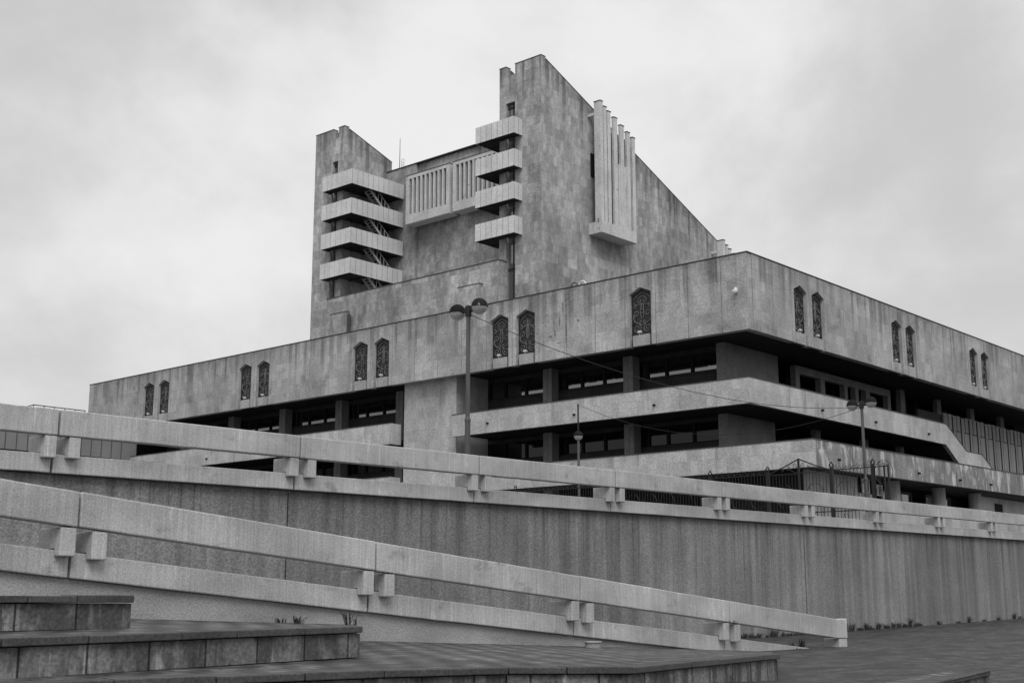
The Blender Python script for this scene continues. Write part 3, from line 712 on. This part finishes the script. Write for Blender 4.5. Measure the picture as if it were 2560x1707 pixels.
# balconies
def balcony(ys, ye, xin, zt, zb, inner_lo, inner_hi, nf, ns):
    """front run ys..ye at x=82.8; inner run along +X between inner_lo and inner_hi"""
    mb = MB(); g = .03; t = .05; bk = MB()
    def run(a, b, n, f):
        for k in range(n): f(a + (b - a) * k / n + g, a + (b - a) * (k + 1) / n - g)
    lo_side = inner_lo == ys
    run(ys, ye, nf, lambda a, b: mb.box(82.8, 82.8 + t, a, b, zb, zt))
    run(82.8 + t + .01, 84.0, 2, lambda a, b: mb.box(a, b, (ys if not lo_side else ye - t), (ys + t if not lo_side else ye), zb, zt))
    yo = inner_lo if lo_side else inner_hi
    run(82.8 + t + .01, xin, ns, lambda a, b: mb.box(a, b, yo if lo_side else yo - t, yo + t if lo_side else yo, zb, zt))
    b_ = obj('balcony', mb, M['panel'], TH)
    e = .002
    bk.box(82.8 + t + e, 82.8 + .12, ys + .06, ye - .06, zb + .03, zt - .03)
    yq = (ye - .12, ye - t - e) if lo_side else (ys + t + e, ys + .12)
    bk.box(82.93, 83.98, yq[0], yq[1], zb + .03, zt - .03)
    yq = (inner_lo + t + e, inner_lo + .12) if lo_side else (inner_hi - .12, inner_hi - t - e)
    bk.box(82.93, xin - .02, yq[0], yq[1], zb + .03, zt - .03)
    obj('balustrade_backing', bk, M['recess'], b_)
    s = MB(); s.box(82.93, 83.98, ys + .13, ye - .13, zb + .08, zb + .32)
    s.box(83.99, xin, inner_lo + .13, inner_hi - .01 if lo_side else inner_hi - .13, zb + .08, zb + .32)
    for k in range(4): s.box(83.3 + 1.7 * k, 83.45 + 1.7 * k, inner_lo + .14, inner_hi - .14, zb - .06, zb + .078)
    obj('balcony_slab', s, M['recess'], b_)
    st = MB(); zz = zb + .1; z2 = zz - 3.1 + .3
    for yy in (inner_lo + .55, inner_lo + 1.35):
        st.prism([(85.7, yy, zz), (88.9, yy, z2), (88.9, yy, z2 + .32), (85.7, yy, zz + .32)], (0, .07, 0))
    for k in range(11):
        xx = 85.8 + 3.1 * k / 11; z_ = zz + .1 - (zz - z2) * (k + .5) / 11
        st.box(xx, xx + .28, inner_lo + .63, inner_lo + 1.34, z_, z_ + .04)
    for k in range(7):
        xx = 86.0 + .48 * k; z_ = zz - (zz - z2) * (xx - 85.7) / 3.2
        st.tube([(xx, inner_lo + .55, z_ + .2), (xx, inner_lo + .55, z_ + 1.25)], .03, 5)
    st.tube([(85.8, inner_lo + .55, zz + 1.1), (88.9, inner_lo + .55, z2 + 1.25)], .035, 5)
    obj('steel_stair', st, M['steel'], b_)
for zt, zb in ((43.18, 41.6), (40.06, 38.45), (36.93, 35.35), (33.76, 32.15)):
    balcony(73.13, 77.95, 90.55, zt, zb, 75.99, 77.95, 7, 10)
    balcony(95.25, 99.95, 90.15, zt + .05, zb + .05, 95.25, 97.99, 6, 10)
d = MB()
for zb in (32.2, 35.4, 38.5, 41.6, 28.5): d.box(88.6, 89.7, 97.94, 97.985, zb - 2.7, zb - .4)
obj('stair_door', d, M['dark'], TH)
# louvre boxes on the outer flank
FINS = [(90.79, 91.20, 46.06), (91.34, 91.80, 45.64), (91.93, 92.44, 45.34), (92.88, 93.44, 45.0), (93.94, 94.50, 44.5), (94.96, 95.45, 44.1), (95.82, 96.27, 43.78)]
def louvre(dx, dz, zbase):
    mb = MB()
    mb.box(90.80 + dx, 96.27 + dx, 69.32, 70.865, zbase, zbase + 1.1)
    for i_, (a, b, z) in enumerate(FINS): mb.box(a + dx, b + dx - (.05 if i_ in (1, 2) else 0), 69.33, 70.08 if i_ == 0 else 69.60, zbase + 1.1, z + dz)
    mb.box(93.93 + dx - .3, 94.95 + dx, 69.40, 69.56, zbase + 1.1, 40.5 + dz)
    o_ = obj('louvre_box', mb, M['louvre'], TH, bevel=.015)
    bp = MB(); bp.box(91.21 + dx, 95.8 + dx, 69.61, 69.65, zbase + 1.12, 43.4 + dz); obj('louvre_gap_shade', bp, M['recess'], o_)  # dark sheet added behind the fins so their gaps look shaded
    c = MB()
    for a, b, z in FINS: c.box(a + dx - .04, b + dx + .04, 69.29, 70.1 if a < 90.9 else 69.64, z + dz + .004, z + dz + .07)
    obj('fin_cap', c, M['cap'], o_)
    br = MB()
    for (x, z) in ((90.85, 45.2), (93.0, 43.6), (96.0, 42.4)): br.box(x + dx, x + dx + .22, 70.09 if x < 91 else 69.66, 70.866, z + dz - .4, z + dz - .12)
    obj('bracket', br, M['louvre'], o_)
louvre(0, 0, 33.2); louvre(20.85, -9.2, 23.0)
f = MB(); f.box(91.15, 92.9, 70.80, 70.865, 39.0, 41.3)
obj('flank_window', f, M['dark'], TH)
# low annex between the towers
mb = MB(); mb.box(82.8, 83.98, 74.97, 98.68, 18, 29.9); mb.box(83.98, 90.19, 76.0, 97.98, 18, 29.6); obj('annex_wall', mb, M['tower'], TH)
mb = MB(); mb.box(82.76, 84.0, 74.93, 98.72, 29.903, 29.98); obj('annex_flashing', mb, M['cap'], TH)
mb = MB(); mb.box(82.3, 82.78, 76.9, 79.6, 18, 27.95); mb.box(82.45, 82.78, 76.6, 76.902, 18, 27.6); obj('duct_casing', mb, M['tower'], TH)
mb = MB(); mb.box(82.3, 82.78, 95.1, 97.5, 18, 28.05); obj('duct_casing', mb, M['tower'], TH)
mb = MB(); mb.tube([(82.5, 94.85, 18), (82.5, 94.85, 27.8)], .16, 8); mb.box(82.27, 82.8, 76.87, 79.63, 27.955, 28.02); mb.box(82.27, 82.8, 95.07, 97.53, 28.055, 28.12); obj('downpipe', mb, M['cap'], TH)

# ------------------------------------------------------------------ things on the theatre
lamp_mb = MB()
lamp_mb.hexa([(-.10, -.20, .26), (.12, -.20, .17), (.12, .20, .17), (-.10, .20, .26), (-.02, -.20, .46), (.20, -.20, .37), (.20, .20, .37), (-.02, .20, .46)])
lamp_mb.box(-.02, .06, -.03, .03, 0, .22)
LW = ['lone arched window nearest the building corner on the left facade', 'second arched window from the corner, left facade', 'third arched window from the corner, left facade',
      'right window of the pair left of the near lamp', 'left window of the pair left of the near lamp',
      'right window of the second pair from far left', 'left window of the second pair from far left',
      'right window of the pair at far left', 'leftmost arched window of the whole building']
RW = ['first arched window right of the building corner', 'second arched window right of the building corner', 'left window of the middle pair on the right facade', 'right window of the middle pair on the right facade',
      'left window of the pair above the pleated screen', 'rightmost arched window in view']
k0 = None
def place_flood(x, y, z, rz, txt):
    global k0
    if k0 is None:
        o_ = obj('floodlight', lamp_mb, M['flood'], None, (0, 0, 0), bevel=.02); k0 = o_; o_.scale = (.8, .62, .62)
    else:
        o_ = k0.copy(); C.objects.link(o_)
    o_.location = (x, y, z); o_.rotation_euler = (0, 0, rz)
    tag(o_, 'white floodlight in the ' + txt, 'floodlight', 'floodlights on the window sills')
for yc, txt in zip(WL, LW):
    k = int((yc - 40.0) / 2.383); yc = 40.0 + 2.383 * (k + .5)
    place_flood(64.0 + .15, yc + .18, 16.18, 0, txt)
for xc, txt in zip(WR, RW):
    k = int((xc - 66.85) / 2.268); xc = 66.85 + 2.268 * (k + .5)
    place_flood(xc + .1, 38.15 + .16, 16.18, R(90), txt)
mb = MB(); mb.lathe((63.78, 38.9, 17.8), [(.02, -.14), (.13, -.09), (.17, 0), (.17, .06), (.06, .08)], 16); mb.box(63.8, 63.995, 38.84, 38.96, 17.9, 18.02)
tag(obj('security_camera', mb, M['white'], smooth=False), 'white dome camera on the fascia beside the building corner', 'camera')
mb = MB(); mb.tube([(90.75, 96.65, 45.33), (90.75, 96.65, 49.0)], .045, 6, taper=.025); mb.box(90.65, 90.85, 96.55, 96.75, 45.33, 45.4)
tag(obj('antenna_mast', mb, M['cap']), 'thin dark mast on the stage house roof beside the left tower', 'mast')
mb = MB()
for yy in (96.15, 96.5): mb.tube([(90.9, yy, 45.33), (90.9, yy, 46.6)], .03, 5)
for zz in (45.6, 45.9, 46.2, 46.58): mb.tube([(90.9, 96.15, zz), (90.9, 96.5, zz)], .025, 5)
tag(obj('roof_ladder', mb, M['steel']), 'short pale ladder on the stage house roof beside the mast', 'ladder')
for yy, lab, mm in ((51.95, 'dark curved pipe hoop on the roof edge, left of a pale one', 'cap'), (51.25, 'pale curved pipe hoop on the roof edge, right of a dark one', 'white')):
    mb = MB(); mb.tube([(64.9, yy + .33 * math.cos(a), 20.15 + .52 * math.sin(a)) for a in [math.pi * i / 12 for i in range(13)]], .04, 6)
    tag(obj('pipe_hoop', mb, M[mm], smooth=True), lab, 'pipe', 'pipe hoops on the theatre roof')

# glazed wing at the far left
WG = thing('glazed_wing', 'low grid panelled wing seen through the parapet gap at far left', 'building', (50, 103, 3))
mb = MB(); mb.box(30, 64.6, 103.2, 110.8, 2.7, 14.6); mb.box(30, 63.9, 111.05, 130, 2.7, 17.1); obj('wall', mb, M['tile'], WG)
mb = MB()
for k in range(34): mb.box(30 + k, 30.045 + k, 103.16, 103.2, 2.7, 14.6)
for zz in (4.2, 6.9, 9.6, 12.3): mb.box(30, 64.0, 103.165, 103.199, zz, zz + .05)
obj('glazing_grid', mb, M['cap'], WG)
mb = MB(); mb.box(29.8, 63.95, 103.0, 110.85, 14.603, 14.7); mb.box(29.8, 63.95, 111.0, 130, 17.103, 17.2); obj('roof', mb, M['roofing'], WG)
mb = MB()
mb.tube([(58.6, 111.3, 17.62), (63.9, 111.3, 17.62)], .05, 6); mb.tube([(58.6, 111.3, 17.62), (57.4, 111.3, 17.2)], .05, 6)
for k in range(6): mb.tube([(58.6 + k * 1.05, 111.3, 17.15), (58.6 + k * 1.05, 111.3, 17.62)], .04, 6)
obj('roof_rail', mb, M['cap'], WG)

# ------------------------------------------------------------------ street lamps
def globe(par, c, r, capm):
    g = MB(); n = 10
    g.lathe(c, [(max(.003, r * .97 * math.cos(a)), r * .97 * math.sin(a)) for a in [R(-90 + 92 * i / n) for i in range(n + 1)]], 28)
    h = obj('lamp_globe', g, M['globe'], par, smooth=True)
    k = MB(); k.lathe(c, [(r * 1.05, -.015), (r * 1.05, .012)] + [(max(.003, r * 1.01 * math.cos(a)), .012 + r * 1.01 * math.sin(a)) for a in [R(90 * i / n) for i in range(n + 1)]], 28)
    obj('lamp_cap', k, M[capm], h, smooth=True)
def pole_mb(x, y, zb, zt, r0, r1):
    mb = MB(); zm = zb + (zt - zb) * .42
    mb.lathe((x, y, 0), [(r0 * 1.9, zb), (r0 * 1.9, zb + .06), (r0, zb + .12), (r0, zm), (r0 * 1.1, zm + .02), (r0 * 1.1, zm + .08), (r1, zm + .16), (r1, zt)], 14)
    return mb
def twin_lamp(x, y, label, caps):
    t = thing('street_lamp', label, 'street lamp', (x, y, 2.85), 'street lamps on the upper terrace')
    obj('lamp_post', pole_mb(x, y, 2.8, 8.45, .086, .066), M['pole'], t, smooth=False)
    mb = MB(); mb.tube([(x, y - .30, 8.60), (x, y - .1, 8.58), (x, y + .1, 8.58), (x, y + .30, 8.60)], .05, 8)
    mb.lathe((x, y, 8.42), [(.10, 0), (.10, .30), (.06, .34)], 12)
    obj('lamp_arm', mb, M['black'], t)
    globe(t, (x, y + .46, 8.60), .25, caps[0]); globe(t, (x, y - .46, 8.66), .25, caps[1])
    return t
twin_lamp(27.62, 26.25, 'near twin globe street lamp, right cap streaked with white droppings', ('lampcap_plain', 'lampcap'))
twin_lamp(53.5, 26.22, 'far twin globe street lamp in front of the stained lower band at right', ('lampcap_plain', 'lampcap_plain'))
t = thing('street_lamp', 'single globe street lamp with a thin rod rising above its globe', 'street lamp', (53.7, 42.8, 2.9), 'street lamps on the upper terrace')
obj('lamp_post', pole_mb(53.7, 42.8, 2.85, 8.35, .086, .064), M['pole'], t)
globe(t, (53.7, 42.8, 8.58), .25, 'lampcap_plain')
mb = MB(); mb.tube([(53.7, 42.8, 8.8), (53.7, 42.8, 10.3)], .045, 6); obj('rod', mb, M['black'], t)
def cable(a, b, sag, label):
    a = Vector(a); b = Vector(b); mb = MB()
    mb.tube([a.lerp(b, i / 28) - Vector((0, 0, 4 * sag * (i / 28) * (1 - i / 28))) for i in range(29)], .012, 5)
    tag(obj('overhead_cable', mb, M['black']), label, 'cable')
cable((27.62, 26.25, 8.5), (53.5, 26.22, 8.5), .95, 'long dark cable sagging between the two twin globe lamps')
cable((53.7, 42.8, 10.28), (53.5, 26.22, 8.5), 1.45, 'thin cable sagging from the rod of the single globe lamp to the far twin lamp')

# ------------------------------------------------------------------ iron fence and gate
def fence_run(par, y0, y1, zb, zt, X=50.0, name='fence_panel', ornaments=True, spacing=.155):
    mb = MB(); n = max(2, int(abs(y1 - y0) / spacing))
    for k in range(n + 1):
        y = y0 + (y1 - y0) * k / n
        mb.tube([(X, y, zb), (X, y, zt)], .014, 4)
        if ornaments and k % 2 == 0:
            mb.tube([(X, y, zt), (X, y - .05, zt + .09), (X, y, zt + .22), (X, y + .05, zt + .09), (X, y, zt)], .012, 4)
        elif ornaments:
            mb.tube([(X, y + .07 * math.cos(a), zt + .06 + .06 * math.sin(a)) for a in [R(-20 + 220 * i / 6) for i in range(7)]], .012, 4)
    for z in (zb + .08, zb + .5, zt): mb.box(X - .02, X + .02, min(y0, y1), max(y0, y1), z - .02, z + .02)
    m = max(1, int(abs(y1 - y0) / .95))
    for k in range(m):
        yc = y0 + (y1 - y0) * (k + .5) / m; r = .40
        for s in (-1, 1):
            mb.tube([(X, yc + s * r * math.sin(a), zb + 1.25 + .5 * math.cos(a) * (1 if a < 9 else 1)) for a in [R(10 + 160 * i / 10) for i in range(11)]], .013, 4)
            mb.tube([(X, yc + s * q, z) for q, z in ((0, zb + .55), (.09, zb + .30), (.13, zb + .16), (.03, zb + .12))], .012, 4)
    return obj(name, mb, M['black'], par)
def post(par, y, zb, zt, X=50.0):
    mb = MB(); mb.box(X - .07, X + .07, y - .07, y + .07, zb, zt)
    mb.tube([(X, y + .10 * math.cos(a), zt + .11 + .10 * math.sin(a)) for a in [2 * math.pi * i / 12 for i in range(12)]], .022, 5, closed=True)
    mb.tube([(X + .10 * math.cos(a), y, zt + .15 + .13 * math.sin(a)) for a in [2 * math.pi * i / 12 for i in range(12)]], .018, 5, closed=True)
    return obj('fence_post', mb, M['black'], par)
ZF0, ZF1 = 3.12, 5.38
FE = thing('iron_fence', 'black wrought iron fence with spearhead tips left of the gate', 'fence', (50, 40, 3))
fence_run(FE, 29.2, 32.1, ZF0, ZF1); fence_run(FE, 32.1, 38.0, ZF0, ZF1); fence_run(FE, 38.0, 44.0, ZF0, ZF1)
for y in (29.15, 32.15, 38.0, 44.05): post(FE, y, 2.9, ZF1 + .08)
FE2 = thing('iron_fence', 'short end length of black iron fence right of the gate, overhanging the wall', 'fence', (50, 24.6, 3))
fence_run(FE2, 23.9, 26.0, ZF0, ZF1); fence_run(FE2, 23.5, 23.85, 3.9, ZF1, ornaments=True)
for y in (26.05, 24.15): post(FE2, y, 2.9, ZF1 + .08)
mb = MB(); mb.box(49.97, 50.03, 23.44, 23.5, 3.7, ZF1 + .05); mb.box(49.97, 50.03, 23.62, 23.68, 3.7, ZF1 + .05); obj('fence_post', mb, M['black'], FE2)
GA = thing('iron_gate', 'black double leaf iron gate with a peaked scrollwork head', 'gate', (50, 27.6, 3))
for a, b in ((26.15, 27.58), (27.64, 29.05)):
    fence_run(GA, a, b, ZF0, ZF1 - .05, name='gate_leaf', ornaments=False)
mb = MB()
mb.tube([(50, 26.15, 5.40), (50, 26.9, 5.66), (50, 27.61, 5.96)], .03, 5); mb.tube([(50, 27.61, 5.96), (50, 28.3, 5.66), (50, 29.05, 5.40)], .03, 5)
mb.box(49.96, 50.04, 27.57, 27.65, 3.1, 5.97)
for s in (-1, 1):
    for (c, z, r) in ((.20, 5.64, .13), (.50, 5.55, .10), (.80, 5.48, .06)):
        mb.tube([(50, 27.61 + s * (c + r * (1 - .75 * i / 16) * math.cos(R(40 + 500 * i / 16))), z + r * (1 - .75 * i / 16) * math.sin(R(40 + 500 * i / 16))) for i in range(17)], .014, 4)
    mb.tube([(50, 27.61 + s * q, z) for q, z in ((.05, 5.36), (.28, 5.42), (.42, 5.52), (.46, 5.70))], .014, 4)
obj('gate_head', mb, M['black'], GA)

# ------------------------------------------------------------------ small things on the ground
def weed(x, y, z, h, n, label, group):
    mb = MB()
    for k in range(n):
        a = random.uniform(0, 2 * math.pi); l = random.uniform(.5, 1) * h; sp = random.uniform(.15, .75) * l
        d = Vector((math.cos(a), math.sin(a), 0)); s = Vector((-d.y, d.x, 0)) * random.uniform(.006, .013)
        b = d * random.uniform(0, .12)
        p0 = b; p1 = b + d * sp * .4 + Vector((0, 0, l * .65)); p2 = b + d * sp + Vector((0, 0, l))
        mb.add([p0 - s, p0 + s, p1 + s, p1 - s, p2], [(0, 1, 2, 3), (3, 2, 4)])
        for j in range(2):
            q = p0.lerp(p1, random.uniform(.4, 1)); e = Vector((random.uniform(-1, 1), random.uniform(-1, 1), random.uniform(.1, .8))) * h * .28
            mb.add([q - s, q + s, q + e], [(0, 1, 2)])
    tag(obj('weed_tuft', mb, M['weed'], None, None), label, 'weed', group)
    o_ = C.objects[-1]; o_.location = (x, y, z)
gW = 'weeds on the middle stone step'
weed(13.9, 17.5, -.42, .13, 16, 'low spreading weed on the middle step, left of a taller tuft', gW)
weed(14.3, 17.55, -.43, .17, 22, 'widest weed tuft on the middle step under the ramp wall', gW)
weed(14.9, 16.9, -.44, .26, 18, 'tallest weed tuft near the end of the middle step', gW)
weed(15.3, 17.3, -.46, .14, 9, 'small weed at the right end of the middle step', gW)
gR = 'weeds at the foot of the ramp'
weed(31.9, 18.05, -1.36, .22, 26, 'dark weed clump inside the foot of the ramp, left half', gR)
weed(32.6, 18.15, -1.36, .30, 34, 'largest weed clump inside the foot of the ramp by the end post', gR)
weed(31.2, 17.5, -1.38, .12, 12, 'small weed in the paving in front of the ramp foot', gR)
weed(28.14, 17.62, zl(28.1) - .53, .10, 14, 'weed growing in the parapet joint above the last support blocks', gR)
gB = 'weeds along the foot of the pebbledash wall'
for i in range(58):
    x = 38 + i * .34 + random.uniform(-.15, .15) if i < 44 else 53 + (i - 43) * 1.6 + random.uniform(-.6, .6)
    big = random.random()
    weed(x, 23.64, plaza_z(x, 23), random.uniform(.12, .26) + (.22 * big if big > .85 else 0), 26, 'dark weed tuft growing at the foot of the pebbledash wall', gB)
mb = MB(); cz = -1.05
mb.lathe((22.0, 17.2, cz), [(.17, -.1), (.17, .125), (.195, .13), (.195, .16), (.15, .165), (.15, .10)], 20)
tag(obj('pipe_stub', mb, M['plaster']), 'short pale capped pipe stub standing by the ramp wall', 'pipe')
